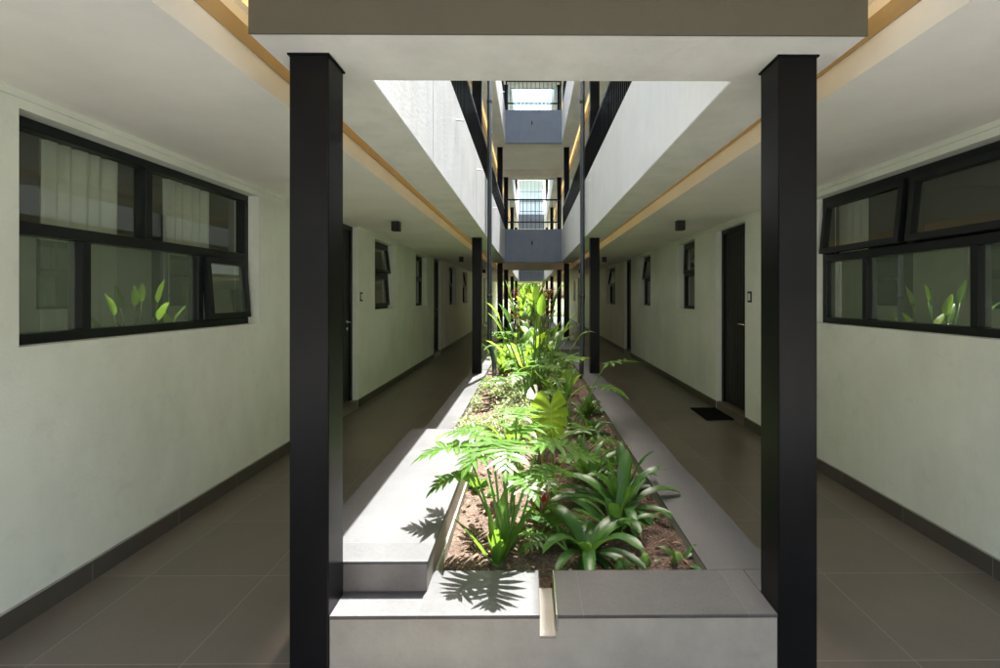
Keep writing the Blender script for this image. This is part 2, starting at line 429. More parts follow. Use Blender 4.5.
wall_thing(1, WR, 'right pale green plaster corridor wall with two tilted window sashes and dark doors',
    [(6.98, 7.80, 1.25, 2.28, 2, 0), (9.55, 10.5, 1.25, 2.28, 7, 0), (13.5, 15.0, 1.2, 2.28, 9, 0), (16.6, 17.6, 1.2, 2.28, 0, 0),
     (21.0, 22.0, 1.2, 2.28, 0, 0), (25.4, 26.4, 1.2, 2.28, 0, 0)],
    [(5.34, 6.17, 2.285, 5.5), (11.4, 12.2, 2.345, 11.55), (18.6, 19.5, 2.345, 18.8), (23.2, 24.1, 2.345, 23.4)],
    (2.22, 4.06, 1.225, 2.275, 1.765, 3.12, (2.67, 3.55), (6, 6), (None, None, None)), [(5.22, 1.44)])

# end walls of the light wells above the far landings are left open to the garden

# ------------------------------------------------------------------ galleries (slab, soffit, cove, parapet) on each side and level
def gallery(s, lv, label):
    z = PITCH * lv
    xw, cx, bx, ox = (WL, CL, BL, OL) if s < 0 else (WR, CR, BR, OR)
    t = thing('gallery', label, 'gallery', (0, 0, 0))
    c = MB(); c.box(xw + s*.02, cx, Y0, YE, ZC+z, ZS+z); c.build('corridor_ceiling', t, M['ceil'])
    o = MB(); o.box(cx, cx - s*.006, Y0, YE, 2.464+z, 2.545+z); o.build('cove_glow_band', t, M['ochre'])  # ochre strip paints the strip light's amber glow onto the cove face
    l = MB(); l.box(cx - s*.05, cx - s*.085, Y0, YE, ZS-.02+z, ZS-.004+z); l.build('light_strip', t, M['led'])
    sl = MB()
    sl.box(xw + s*.02, bx + s*.001, Y0, YE, ZS+z+.001, ZS+z+.10); sl.build('slab', t, M['ceil'])
    for (ya, yb) in ((YA0, YA1), (YB0, YB1)):
        m = MB(); m.box(bx, ox, ya, yb, ZC+z, ZS+z+.10); m.build('edge_beam', t, M['soffit'])
        p = MB(); top = (ZP if lv < 2 else 3.12) + z
        cuts = [ya] + [y for y in ((3.25, 5.84, 8.6) if s < 0 else (6.4,)) if ya < y < yb] + [yb]  # left gaps stand in for the dark shadow lines cast by the spouts
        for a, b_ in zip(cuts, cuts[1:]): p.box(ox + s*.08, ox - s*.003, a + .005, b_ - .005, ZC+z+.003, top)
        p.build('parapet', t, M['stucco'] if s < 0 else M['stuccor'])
        if lv < 2:
            for y in ((4.28, 5.96, 8.55, 11.1) if s < 0 and ya < 5 else (6.5, 9.4) if ya < 5 else (18.5, 22.5, 26.5)):
                q = MB(); q.tube([(ox + s*.02, y, 3.02+z), (ox - s*.07, y, 3.01+z)], .009, 10); q.build('spout', t, M['white'])
    return t
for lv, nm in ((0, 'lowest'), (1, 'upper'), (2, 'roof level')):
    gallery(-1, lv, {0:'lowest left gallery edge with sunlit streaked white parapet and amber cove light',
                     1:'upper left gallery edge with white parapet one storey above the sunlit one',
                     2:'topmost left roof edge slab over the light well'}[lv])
    gallery(1, lv, {0:'lowest right gallery edge with shaded white parapet and amber cove light',
                    1:'upper right gallery edge with white parapet one storey above the shaded one',
                    2:'topmost right roof edge slab over the light well'}[lv])

# ------------------------------------------------------------------ bridges across the light well
def bridge(ya, yb, lv, label, facem, blocks=(True, True), name='bridge'):
    z = PITCH * lv
    t = thing(name, label, 'bridge', (0, 0, 0))
    xa, xb = BL, BR
    d = MB(); d.box(xa + .002, xb - .002, ya, yb, ZS+z+.003, ZS+z+.098); d.build('deck', t, M['ceil'])
    for k, on in enumerate(blocks):
        if not on: continue
        y0, y1 = (ya, ya+.345) if k == 0 else (yb-.345, yb)
        m = MB(); m.box(xa, xb, y0, y1, ZC+z, ZS+z+.0); m.build('edge_beam', t, M['beam'] if facem is M['beam'] else M['soffit'])
        p = MB(); f0, f1 = (y0-.004, y0+.08) if k == 0 else (y1-.08, y1+.004)
        if ya < 0: f0, f1 = (y1-.08, y1+.004)
        x0, x1 = (xa+.0, xb) if ya < 0 else (OL+.001, OR-.001)
        top = (ZP if lv < 2 else 3.12) + z
        p.box(x0, x1, f0, f1, ZC+z-.003, top); p.build('parapet', t, facem)
        n = MB(); yy = f0 if k == 0 else f1; sg = -1 if k == 0 else 1
        if ya > 0:
            n.tube([(.05, yy, 2.88+z), (.05, yy+sg*.10, 2.865+z)], .018, 10); n.tube([(.05, yy+sg*.09, 2.90+z), (.05, yy+sg*.09, 2.80+z)], .012, 8)
            n.build('drain_spout', t, M['black'])
    return t
# the bridge right over the camera: only its far edge block shows, its camera-side face taupe to paint in the shade
for lv in (0, 1, 2):
    t = thing('bridge', {0:'near bridge beam with shaded taupe face spanning over the two front black columns', 1:'upper near bridge over the front of the light well',
                         2:'topmost near roof bridge over the front of the light well'}[lv], 'bridge')
    z = PITCH*lv
    m = MB(); m.box(BL, BR, 1.655, 2.008, ZC+z, ZS+z+.095); m.build('edge_beam', t, M['soffit'])
    m = MB(); m.box(BL-.001, BR+.001, 1.649, 1.655, ZC+z-.002, ZS+z); m.build('beam_shade_face', t, M['beam'])
    m = MB(); m.box(BL+.002, BR-.002, Y0, 1.652, ZS+z+.003, ZS+z+.098); m.build('deck', t, M['ceil'])
    m = MB(); m.box(OL, OR, 1.93, 2.004, ZS+z+.096, ZP+z); m.build('parapet', t, M['bridge'])
bridge(12.73, 16.75, 0, 'first blue grey bridge crossing low over the garden with black railing', M['bridge'])
bridge(12.73, 16.75, 1, 'upper blue grey bridge directly above the low first bridge', M['bridge'])
bridge(12.73, 16.75, 2, 'topmost roof bridge above both nearer blue grey bridges', M['bridge'])
bridge(29.0, 32.6, 0, 'distant blue grey bridge low over the bright foliage at the far end', M['bridge'])
bridge(29.0, 32.6, 1, 'distant upper bridge at the far end of the second light well', M['bridge'])
bridge(29.0, 32.6, 2, 'distant roof bridge at the far end of the second light well', M['bridge'])

# translucent ribbed rooflight beyond the first bridges
t = thing('rooflight', 'pale cyan ribbed translucent rooflight over the far light well', 'rooflight')
b = MB(); x = -.62; zr = 9.36; ye_ = 21.0
while x < .80:
    b.poly([(x,12.9,zr),(x+.14,12.9,zr),(x+.14,ye_,zr),(x,ye_,zr)]); x += .15
b.build('sheeting', t, M['poly'])
b = MB(); x = -.63
while x < .82: b.box(x, x+.012, 12.9, ye_, zr-.03, zr+.02); x += .15
b.build('rib', t, M['bridge'])

t = thing('glazed_screen', 'pale cyan translucent screen above the distant upper bridge', 'screen')
b = MB(); x = OL + .03
while x < OR - .1: b.box(x, x+.22, 29.30, 29.31, 6.42, 8.5); x += .235
b.build('sheeting', t, M['screen'])
b = MB(); x = OL + .01
while x < OR: b.box(x, x+.02, 29.27, 29.33, 6.40, 8.6); x += .235
for z in (7.1, 7.8): b.box(OL+.03, OR-.03, 29.28, 29.299, z, z+.03)
b.build('frame', t, M['bridge'])
# unseen building added behind the camera to block sky light and darken reflections
M['render'] = plain('blocker_render', (.22, .23, .20), .85, .15, 1, .3, 40, .1)
t = thing('added_blocker_building', 'unseen grey building added behind the camera to block sky light', 'building')
b = MB(); b.box(-14, 14, -16, -9, 0, 7.0); b.build('wall', t, M['render'])  # wall of the added unseen building
b = MB()
for k in range(9):
    for z in (1.0, 4.2): b.box(-12.4+3*k, -11.0+3*k, -9.001, -8.96, z, z+1.4)
b.build('blocker_windows', t, M['alum'])
b = MB(); b.box(-14.2, 14.2, -16.2, -8.8, 7.0, 7.3); b.build('roof', t, M['roof'])

# ------------------------------------------------------------------ columns
cols = [(1.785,), (7.40,), (13.09,), (16.40,), (22.0,), (28.5,)]
first = None
words_ = ['front', 'second', 'third', 'fourth', 'fifth', 'sixth']
clab = {0:('black steel column at the front left corner of the planter','black steel column at the front right corner of the planter'),
        1:('black column on the sunlit left planter wall beside the downpipe','black column on the shaded right planter wall beside the downpipe'),
        2:('black column under the left end of the first bridge','black column under the right end of the first bridge'),
        3:('black column under the far left edge of the first bridge landing','black column under the far right edge of the first bridge landing'),
        4:('distant black column on the left of the second garden','distant black column on the right of the second garden'),
        5:('farthest black column on the left before the end bridge','farthest black column on the right before the end bridge')}
for k, (y,) in enumerate(cols):
    for side, x in ((0, -.893), (1, .929)):
        if first is None:
            t = thing('steel_column', clab[k][side], 'column', (x, y, 0), 'black steel columns along the planters')
            for lv in range(3):
                bb = MB(); z0 = 0.001 if lv == 0 else ZS + PITCH*(lv-1) + .10
                bb.box(0, .145, 0, .145, z0, ZC + PITCH*lv - .004)
                bb.build('shaft', t, M['steel'], bevel=.006)
                pb = MB(); pb.box(-.005, .150, -.005, .150, ZC + PITCH*lv - .0075, ZC + PITCH*lv - .0005); pb.build('head_plate', t, M['steel'])
            first = t
        else:
            dup(first, (x, y, 0), clab[k][side])

# ------------------------------------------------------------------ railings
def railing_side(s, ya, yb, lv, label):
    z = PITCH*lv; x = (OL if s < 0 else OR) + s*.04
    t = thing('railing', label, 'railing', (0, 0, 0), 'railings on the gallery parapets')
    b = MB(); b.box(x-.02, x+.02, ya, yb, 3.76+z, 3.80+z); b.build('top_rail', t, M['steel'])
    b = MB(); y = ya + .05
    while y < yb:
        b.box(x-.02, x+.02, y-.006, y+.006, ZP+z+.001, 3.76+z); y += .095
    b.build('balusters', t, M['steel'])
    b = MB(); b.box(x-.021, x+.021, ya, yb, ZP+.03+z, ZP+.055+z); b.build('bottom_rail', t, M['steel'])
def railing_bridge(y, lv, label):
    z = PITCH*lv
    t = thing('railing', label, 'railing', (0, 0, 0), 'railings on the bridges')
    b = MB()
    for xx in (OL+.03, OR-.03): b.box(xx-.02, xx+.02, y-.02, y+.02, ZP+z+.001, 4.03+z)
    b.build('posts', t, M['steel'])
    for zz, h in ((3.99, .04), (3.40, .03)):
        b = MB(); b.box(OL+.05, OR-.05, y-.018, y+.018, zz+z, zz+h+z); b.build('rail', t, M['steel'])
    b = MB(); x = OL + .14
    while x < OR - .06: b.box(x-.006, x+.006, y-.006, y+.006, ZP+z, 3.99+z); x += .11
    b.build('balusters', t, M['steel'])
railing_side(-1, YA0, YA1, 0, 'black railing on top of the sunlit left parapet')
railing_side(1, YA0, YA1, 0, 'black railing on top of the shaded right parapet')
railing_side(-1, YA0, YA1, 1, 'black railing on the upper left parapet')
railing_side(1, YA0, YA1, 1, 'black railing on the upper right parapet')
railing_side(-1, YB0, YB1, 0, 'black railing on the left parapet beyond the first bridge')
railing_side(1, YB0, YB1, 0, 'black railing on the right parapet beyond the first bridge')
railing_bridge(12.78, 0, 'black barred railing on the low blue grey bridge')
railing_bridge(12.78, 1, 'black barred railing on the upper blue grey bridge')
railing_bridge(29.05, 0, 'black barred railing on the distant low bridge')
railing_bridge(29.05, 1, 'black barred railing on the distant upper bridge')

# ------------------------------------------------------------------ downpipes
for x, dx, lab in ((-.612, .075, 'dark grey downpipe with a kinked foot by the sunlit left parapet'),
                   (.795, -.02, 'dark grey downpipe in front of the shaded right parapet')):
    t = thing('downpipe', lab, 'downpipe', (x, 7.28, 0))
    b = MB(); pts = [(0,0,9.2), (0,0,.74), (.02*dx/.075,-.01,.66), (dx*.85,-.05,.50), (dx,-.06,.42), (dx,-.06,.20)]
    b.tube(pts, .036, 12); b.build('pipe', t, M['pipe'])
    for z in (1.45, 4.4, 7.5):
        b = MB(); b.tube([(0,0,z-.03),(0,0,z+.03)], .041, 12); b.box(-.012, .012, .0, .09, z-.012, z+.012)
        b.build('bracket', t, M['pipe'])

# ------------------------------------------------------------------ downlights, mat, curtains
spots = [(-1.62, 5.82, 'black cube downlight on the left ceiling above the first small window', 0),
         (1.80, 5.74, 'black cube downlight with warm glow on the right ceiling by the door', 1),
         (-1.57, 11.0, 'black cube downlight farther along the left corridor ceiling', 0),
         (1.72, 11.1, 'black cube downlight farther along the right corridor ceiling', 0),
         (-1.57, 16.4, 'distant black cube downlight on the left ceiling past the bridge', 0),
         (1.72, 16.4, 'distant black cube downlight on the right ceiling past the bridge', 0)]
for x, y, lab, lit in spots:
    t = thing('downlight', lab, 'downlight', (x, y, ZC), 'cube downlights on the corridor ceilings')
    b = MB(); h = .047
    b.box(-h, h, -h, -h+.006, -.115, -.001); b.box(-h, h, h-.006, h, -.115, -.001)
    b.box(-h, -h+.006, -h+.006, h-.006, -.115, -.001); b.box(h-.006, h, -h+.006, h-.006, -.115, -.001)
    b.box(-h+.006, h-.006, -h+.006, h-.006, -.05, -.002)
    b.build('housing', t, M['black'])
    b = MB(); b.tube([(0,0,-.052),(0,0,-.075)], [.034, .03], 14); b.build('lens', t, M['lens'] if lit else M['plate'])
t = MB(); t.box(2.06, 2.385, 5.58, 6.17, .002, .014)
tag(t.build('doormat', None, M['rubber'], bevel=.004), 'black doormat on the floor in front of the right door', 'doormat', kind='thing')

def curtain(x, y0, y1, lab, amp=.028, z0=.12, z1=2.29):
    t = thing('curtain', lab, 'curtain', (x, y0, 0), 'curtains behind the windows')
    b = MB(); b.sm = True; n = int((y1-y0)/.012); prev = None
    rr = random.Random(int(y0*100)); ph = rr.random()*6
    for k in range(n+1):
        y = (y1-y0)*k/n; o = amp*math.sin(y*2*PI/.092 + ph + .8*math.sin(y*7)) + .3*amp*math.sin(y*31)
        cur = [b.vert((o*(1.0 - .15*j), y, z1 + (z0-z1)*j/5)) for j in range(6)]
        if prev:
            for j in range(5): b.face((prev[j], prev[j+1], cur[j+1], cur[j]))
        prev = cur
    b.build('fabric', t, M['curtain'])
    b = MB(); b.tube([(0, -.1, z1+.015), (0, y1-y0+.1, z1+.015)], .011, 8); b.build('rail', t, M['alum'])
curtain(-2.60, 2.55, 3.06, 'white pleated curtain behind the larger left window pane')
curtain(-2.60, 3.45, 3.90, 'white pleated curtain behind the second left window pane')
curtain(2.78, 2.50, 2.72, 'pale curtain behind the near tilted pane of the right window')
curtain(2.78, 3.95, 4.3, 'pale curtain behind the far tilted pane of the right window')
curtain(-2.58, 7.1, 7.4, 'pale curtain behind the first small left window')
curtain(2.74, 7.35, 7.62, 'pale curtain behind the first small right window')

# ------------------------------------------------------------------ planter
ZT = .26
t = thing('planter', 'long garden planter with pale speckled caps and a raised bench block on each side', 'planter')
b = MB(); b.box(-.747, .037, 1.795, 2.083, 0, ZT-.016); b.box(.037, .097, 1.795, 2.083, 0, .172); b.box(.097, .928, 1.795, 2.083, 0, ZT-.016)
b.build('front_wall', t, M['planter'])
b = MB()
b.box(-.747, .037, 1.7935, 2.083, ZT-.016, ZT-.012); b.box(.097, .928, 1.7935, 2.083, ZT-.016, ZT-.012); b.box(.037, .097, 1.7935, 2.083, .172, .176)
b.build('grout_line', t, M['grout'])
b = MB(); b.box(-.747, .037, 1.790, 2.083, ZT-.012, ZT); b.build('cap', t, M['capfront'], bevel=.002)
b = MB(); b.box(.103, .928, 1.790, 2.083, ZT-.012, ZT); b.build('cap', t, M['capfront'], bevel=.002)
b = MB(); b.box(.097, .103, 1.7895, 2.083, ZT-.060, ZT+.0015); b.build('edge_trim', t, M['chrome'])
b = MB(); b.box(.037, .097, 1.791, 2.083, .176, .182); b.build('overflow_channel', t, M['planter'])
# side walls
b = MB(); b.box(-.951, -.682, 3.86, 12.58, 0, ZT-.012); b.box(.776, 1.073, 2.085, 9.6, 0, ZT-.012); b.box(.776, 1.073, 11.6, 12.58, 0, ZT-.012)
b.box(.93, 1.073, 1.932, 2.085, 0, ZT-.012); b.box(-.68, .774, 12.3, 12.58, 0, ZT-.012)
b.build('side_wall', t, M['planter'])
b = MB(); b.box(-.953, -.680, 3.86, 12.58, ZT-.012, ZT-.002); b.build('cap', t, M['cap'], bevel=.002)
b = MB(); b.box(.772, 1.075, 2.085, 9.6, ZT-.012, ZT-.001); b.build('cap', t, M['cap'], bevel=.002)
b = MB(); b.box(.772, 1.075, 11.6, 12.58, ZT-.012, ZT-.001); b.build('cap', t, M['cap'], bevel=.002)
b = MB(); b.box(.93, 1.075, 1.932, 2.0835, ZT-.012, ZT-.0015); b.build('cap', t, M['capfront'])
b = MB(); b.box(-.678, .770, 12.3, 12.58, ZT-.012, ZT-.003); b.build('cap', t, M['capfront'])
# bench blocks
for (x0, x1, y0, y1) in ((-.953, -.415, 1.937, 3.86), (.53, 1.075, 9.6, 11.6)):
    if y0 < 3:
        b = MB(); b.box(x0, x1, y0, 2.0845, ZT+.001, .371); b.box(x0, x1, 2.0845, y1, 0, .371); ob = b.build('bench_body', t, M['riser'])
    else:
        b = MB(); b.box(x0, x1, y0, y1, 0, .371); ob = b.build('bench_body', t, M['riser'])
    b = MB(); b.box(x0-.002, x1+.003, y0-.004, y1+.003, .371, .383); b.build('bench_cap', t, M['cap'], bevel=.002)
    b = MB(); xi = x1 if y0 < 3 else x0; sg = 1 if y0 < 3 else -1
    b.box(xi, xi + sg*.010, y0+.16, y1-.02, .16, .245); b.build('splash_board', t, M['board'])
# second planter beyond the first bridge
t = thing('planter', 'second smaller looking planter beyond the first bridge', 'planter')
b = MB()
b.box(-.68, .774, 17.1, 17.38, 0, ZT-.012); b.box(-.951, -.682, 17.1, 28.7, 0, ZT-.012); b.box(.776, 1.073, 17.1, 28.7, 0, ZT-.012); b.box(-.68, .774, 28.4, 28.7, 0, ZT-.012)
b.build('side_wall', t, M['planter'])
b = MB(); b.box(-.953, -.680, 17.09, 28.71, ZT-.012, ZT); b.box(.772, 1.075, 17.09, 28.71, ZT-.012, ZT); b.box(-.679, .771, 17.09, 17.39, ZT-.012, ZT-.001)
b.build('cap', t, M['cap'])

# soil
def soil(x0, x1, y0, y1, z, nx, ny):
    b = MB(); b.sm = True; ids = []
    from mathutils import noise as mn
    for j in range(ny+1):
        row = []
        for i in range(nx+1):
            x = x0+(x1-x0)*i/nx; y = y0+(y1-y0)*j/ny
            h = .035*mn.noise(V((x*2.2, y*2.2, 1))) + .016*mn.noise(V((x*9, y*9, 4))) + .008*mn.noise(V((x*26, y*26, 9)))
            row.append(b.vert((x, y, z + h)))
        ids.append(row)
    for j in range(ny):
        for i in range(nx): b.face((ids[j][i], ids[j][i+1], ids[j+1][i+1], ids[j+1][i]))
    return b.build('soil', None, M['soil'])
soil(-.69, .785, 2.075, 12.35, .185, 90, 520)['kind'] = 'structure'
soil(-.69, .785, 17.3, 28.5, .19, 24, 120)['kind'] = 'structure'
t = MB(); t.box(-.56, -.16, 7.02, 7.10, .19, .235)
tag(t.build('kerb_strip', None, M['white'], bevel=.006), 'longer pale kerb strip in the soil at the downpipe foot', 'kerb strip', kind='thing')
t = MB(); t.box(-.60, -.28, 6.72, 6.79, .19, .232)
tag(t.build('kerb_strip', None, M['white'], bevel=.006), 'shorter pale kerb strip in the soil nearer than the downpipe foot', 'kerb strip', kind='thing')

# ------------------------------------------------------------------ plants
UP = V((0,0,1))
def dirv(az, el):
    """az 0 = away from the viewer (+Y), 90 = to +X"""
    a, e = math.radians(az), math.radians(el)
    return V((math.sin(a)*math.cos(e), math.cos(a)*math.cos(e), math.sin(e)))
def ribbon(b, p, d, up, length, width, n, droop, prof, fold=.15, wav=0.0, rnd=R, curl=0.0):
    """one leaf blade: three vertices across, folded along the midrib, bending down as it goes"""
    b.sm = True; p = V(p); d = V(d).normalized(); prev = None; ph = rnd.random()*6
    out = []
    for i in range(n+1):
        t = i/n
        sd = d.cross(up); sd = sd.normalized() if sd.length > 1e-5 else V((1,0,0))
        nn = sd.cross(d).normalized()
        w = width*.5*prof(t)
        wv = wav*width*math.sin(ph + t*15)
        a = b.vert(p - sd*w + nn*(w*fold*1.6 + wv), 0.0)
        m = b.vert(p, 1.0)
        c = b.vert(p + sd*w + nn*(w*fold*1.6 - wv), 0.0)
        cur = (a, m, c)
        if prev:
            b.face((prev[0], prev[1], cur[1], cur[0])); b.face((prev[1], prev[2], cur[2], cur[1]))
        prev = cur; out.append((p.copy(), d.copy(), sd.copy(), nn.copy()))
        step = length/n
        p = p + d*step
        d = (d - UP*(droop/n)*(1 + curl*t) ).normalized()
        up = nn
    return out
strap = lambda t: (.75 + .5*t)*(1 - t**5)**.6 if t < .999 else .02
lance = lambda t: max(.03, math.sin(PI*min(1, t*.94+.04))**.75)
blade = lambda t: max(.02, (math.sin(PI*(t*.97)**.72))**.8)
lobe_p = lambda t: max(.05, (.62 + .6*math.sin(PI*t*.9))*(1-t**3))
def stemtube(b, p0, d, length, r0, r1, droop=.2, n=6):
    pts = [V(p0)]; rs = [r0]; d = V(d).normalized()
    for i in range(n):
        pts.append(pts[-1] + d*(length/n)); d = (d - UP*droop/n).normalized(); rs.append(r0+(r1-r0)*(i+1)/n)
    b.tube(pts, rs, 6); return pts[-1], d
def lobed(b, p, d, up, length, halfw, nl, lobew, droop, sag=.35, rnd=R):
    """deeply cut leaf: a midrib web and pairs of finger lobes"""
    fr = ribbon(b, p, d, up, length, halfw*.34, nl*2, droop, lambda t: max(.15, (1-t)**.5), .08, 0, rnd)
    for k in range(nl):
        t = (k+.35)/nl
        q, dd, sd, nn = fr[min(len(fr)-1, int(t*nl*2))]
        env = math.sin(PI*(.16 + .78*t))**.8 * (1.05 - .35*t)
        ang = math.radians(-28 + 92*t)
        for sg in (-1, 1):
            a2 = ang + math.radians(rnd.uniform(-6, 6))
            ld = (sd*sg*math.cos(a2) + dd*math.sin(a2)) + nn*rnd.uniform(.0, .22)
            ribbon(b, q, ld, nn, halfw*env*rnd.uniform(.88, 1.1), lobew*rnd.uniform(.85, 1.15)*(1.1-.5*t), 5, sag*rnd.uniform(.6, 1.4), lobe_p, .12, .05, rnd)
    q, dd, sd, nn = fr[-1]
    ribbon(b, q - dd*length*.05, dd, nn, length*.26, lobew*.9, 4, sag, lobe_p, .12, 0, rnd)
def monstera(b, p, tip, nrm, length, halfw):
    """heart-shaped blade hanging from its stalk at p towards tip; slits run in from the edge between the curved side veins"""
    b.sm = True; tip = tip.normalized(); sd = tip.cross(nrm).normalized(); nn = sd.cross(tip).normalized()
    if nn.dot(nrm) < 0: nn = -nn
    ns = 120; slits = (.24, .40, .55, .70, .84); veins = (.16, .32, .475, .625, .77)
    us = (0, .12, .28, .46, .62, .78, .92, 1.0)
    for sg in (-1, 1):
        rows = []
        for k in range(ns+1):
            q = k/ns
            ang = math.radians(-80 + 152*q**.85)
            w = halfw*(1.02 + .16*math.sin(PI*q) - .72*q**3)*(1 + .02*math.sin(q*40))
            cut = 1.0
            for c in slits:
                d_ = abs(q - c - (.006 if sg > 0 else -.006))
                if d_ < .019: cut = min(cut, .36 + .22*(d_/.019)**2)
            row = []
            for u in us:
                t_ = min(u, cut) * w
                a2 = ang + .30*(u**1.5)
                ty = q*length*.80 + t_*math.sin(a2); sx = sg*t_*math.cos(a2)
                dep = -1.3*sx*sx/halfw*.5 - .30*(q**2)*length*.4 + .12*abs(sx) + .004*math.sin(q*40)*min(1, u*3)
                v_ = max(0, 1 - u/.05) if u < .05 else 0
                for c in veins: v_ = max(v_, .9*(1 - abs(q-c)/.018))
                row.append(b.vert(p + sd*sx + tip*ty + nn*dep, max(0, v_)))
            rows.append(row)
        for r0, r1 in zip(rows, rows[1:]):
            for m in range(len(us)-1):
                f = (r0[m], r0[m+1], r1[m+1], r1[m]); b.face(f if sg > 0 else f[::-1])
def philodendron(name, label, loc, fronds, leafm, stemm, group=None, seed=1, lobew=.042, nl=8, cat='plant'):
    """fronds: (az, elev, stalk length, leaf length, half width, droop)"""
    rnd = random.Random(seed); t = thing(name, label, cat, loc, group)
    lb = MB(); sb = MB()
    for (az, el, sl, ll, hw, dr) in fronds:
        a = V((rnd.uniform(-.035, .035), rnd.uniform(-.035, .035), -.01))
        e, d = stemtube(sb, a, dirv(az, el), sl, .0085, .005, .25)
        hd = V((d.x, d.y, 0)); hd = hd.normalized() if hd.length > .05 else dirv(az, 0)
        lobed(lb, e, (hd*.9 + UP*.18), UP, ll, hw, nl, lobew, dr, rnd=rnd)
    lb.build('leaves', t, leafm); sb.build('stalks', t, stemm); return t
def rand_fronds(rnd, n, el, sl, ll, hw, dr):
    return [(360*k/n + rnd.uniform(-25, 25), rnd.uniform(*el), rnd.uniform(*sl), ll*rnd.uniform(.8, 1.1), hw*rnd.uniform(.8, 1.1), dr*rnd.uniform(.7, 1.2)) for k in range(n)]
def rosette(name, label, loc, n, length, width, m, el=(20, 75), droop=1.1, prof=strap, seed=1, group=None, fold=.28, cat='plant', wav=.02):
    rnd = random.Random(seed); t = thing(name, label, cat, loc, group); b = MB()
    for k in range(n):
        az = 137.5*k + rnd.uniform(-30, 30); f = min(1, max(0, k/max(1, n-1) + rnd.uniform(-.15, .15)))
        e = el[0] + (el[1]-el[0])*f + rnd.uniform(-7, 7)
        ribbon(b, V((0,0,-.01)) + dirv(az, 0)*.018, dirv(az, e), UP, length*rnd.uniform(.62, 1.18)*(1-.25*f), width*rnd.uniform(.75, 1.15), 11, droop*rnd.uniform(.4, 1.5), prof, fold, wav, rnd, rnd.uniform(.2, 1.8))
    b.build('leaves', t, m)
    c = MB(); c.tube([(0,0,-.05), (0,0,.02), (0,0,.05)], [.03, .028, .012], 8); c.build('stem', t, M['stem']); return t
def broadplant(name, label, loc, leaves, m, stemm, seed=1, group=None, droop=.7):
    """leaves: (az, elev, stalk, blade length, blade width)"""
    rnd = random.Random(seed); t = thing(name, label, 'plant', loc, group); b = MB(); s = MB()
    for (az, el, sl, ll, lw) in leaves:
        e, d = stemtube(s, V((rnd.uniform(-.04,.04), rnd.uniform(-.04,.04), -.02)), dirv(az, el), sl, .013, .007, .25, 7)
        ribbon(b, e, d, UP if abs(d.z) < .9 else dirv(az+180, 20), ll, lw, 10, droop*rnd.uniform(.6, 1.3), blade, .18, .03, rnd)
    b.build('leaves', t, m); s.build('stalks', t, stemm); return t
def rb(rnd, n, el, sl, ll, lw):
    return [(137.5*k + rnd.uniform(-25, 25), rnd.uniform(*el), rnd.uniform(*sl), ll*rnd.uniform(.75, 1.1), lw*rnd.uniform(.8, 1.1)) for k in range(n)]
ZG = .185
# --- the near bed, one by one
philodendron('split_leaf_plant', 'tall split leaf plant on bare stalks reaching over the near left bench block', (-.12, 2.36, ZG),
    [(-98, 74, .56, .24, .14, .8), (-62, 77, .60, .25, .14, .8), (40, 78, .60, .28, .15, .8), (85, 74, .56, .27, .15, .9), (10, 82, .66, .30, .16, .7), (-150, 80, .60, .26, .17, .9), (-20, 68, .5, .26, .13, .8), (-112, 70, .44, .20, .12, 1.0), (178, 79, .60, .25, .17, .8), (150, 82, .40, .2, .12, .9), (60, 70, .40, .22, .12, .9)],
    M['philo'], M['stem'], seed=3, lobew=.031, nl=9)
rosette('lance_leaf_plant', 'small upright bright green lance leaf plant at the front wall left of the gap', (-.155, 2.26, ZG), 11, .30, .058, M['broad'], (58, 88), .35, lance, 5)
philodendron('split_leaf_plant', 'pale green split leaf plant on reddish stalks in the middle of the near bed', (.045, 2.82, ZG),
    [(-70, 72, .34, .20, .13, .6), (20, 78, .38, .22, .13, .6), (95, 70, .36, .22, .12, .6), (-150, 65, .30, .18, .11, .7), (150, 75, .26, .16, .10, .8)], M['philo'], M['redstem'], seed=8, nl=7, lobew=.04)
# the yellow-green monstera leaf stands almost upright, facing the viewer
t = thing('monstera_plant', 'single upright yellow green monstera leaf standing in the middle of the bed', 'plant', (.15, 3.42, ZG))
b = MB(); s = MB()
s.tube([(0,0,-.02), (.012,-.01,.1), (.0,-.005,.22), (-.004,0,.30)], [.011,.009,.007,.006], 8)
monstera(b, V((-.004, -.012, .485)), V((.03, -.22, -1)), V((.12, -1, .30)), .235, .125)
s.tube([(-.004,0,.30), (-.006,.012,.42), (-.004,.0,.50)], [.006,.005,.004], 6)
b.build('leaves', t, M['lime']); s.build('stalks', t, M['stem'])
t = thing('spathe_plant', 'white arum flower with its stalk and leaves beside the upright monstera leaf', 'plant', (.065, 3.62, ZG))
b = MB(); s = MB(); l = MB()
s.tube([(0,0,-.02), (.01,0,.2), (0,0,.42)], [.008,.007,.006], 6)
b.sm = True; rings = []
for j in range(8):
    u = j/7; row = []
    for i in range(11):
        a = -PI*.92 + 2*PI*.92*i/10
        rr = .007 + .036*u**2.2; z = .42 + .13*u + .06*u*u*math.cos(a-2.6)
        row.append(b.vert((rr*math.sin(a) - .05*u*u, rr*math.cos(a)*.8 - .03*u*u, z)))
    rings.append(row)
for p_, q_ in zip(rings, rings[1:]):
    for i in range(10): b.face((p_[i], p_[i+1], q_[i+1], q_[i]))
b.build('flower', t, M['spathe'])
c = MB(); c.tube([(0,0,.43), (-.004,-.004,.52)], [.006,.004], 8); c.build('spadix', t, M['lime'])
for az, el, ln in ((-60, 50, .28), (60, 45, .25), (160, 55, .22), (-150, 40, .24), (10, 60, .3)):
    e, d = stemtube(s, (0,0,-.01), dirv(az, el), ln, .006, .004, .3); ribbon(l, e, d, UP, .20, .085, 8, .8, blade, .15, .02)
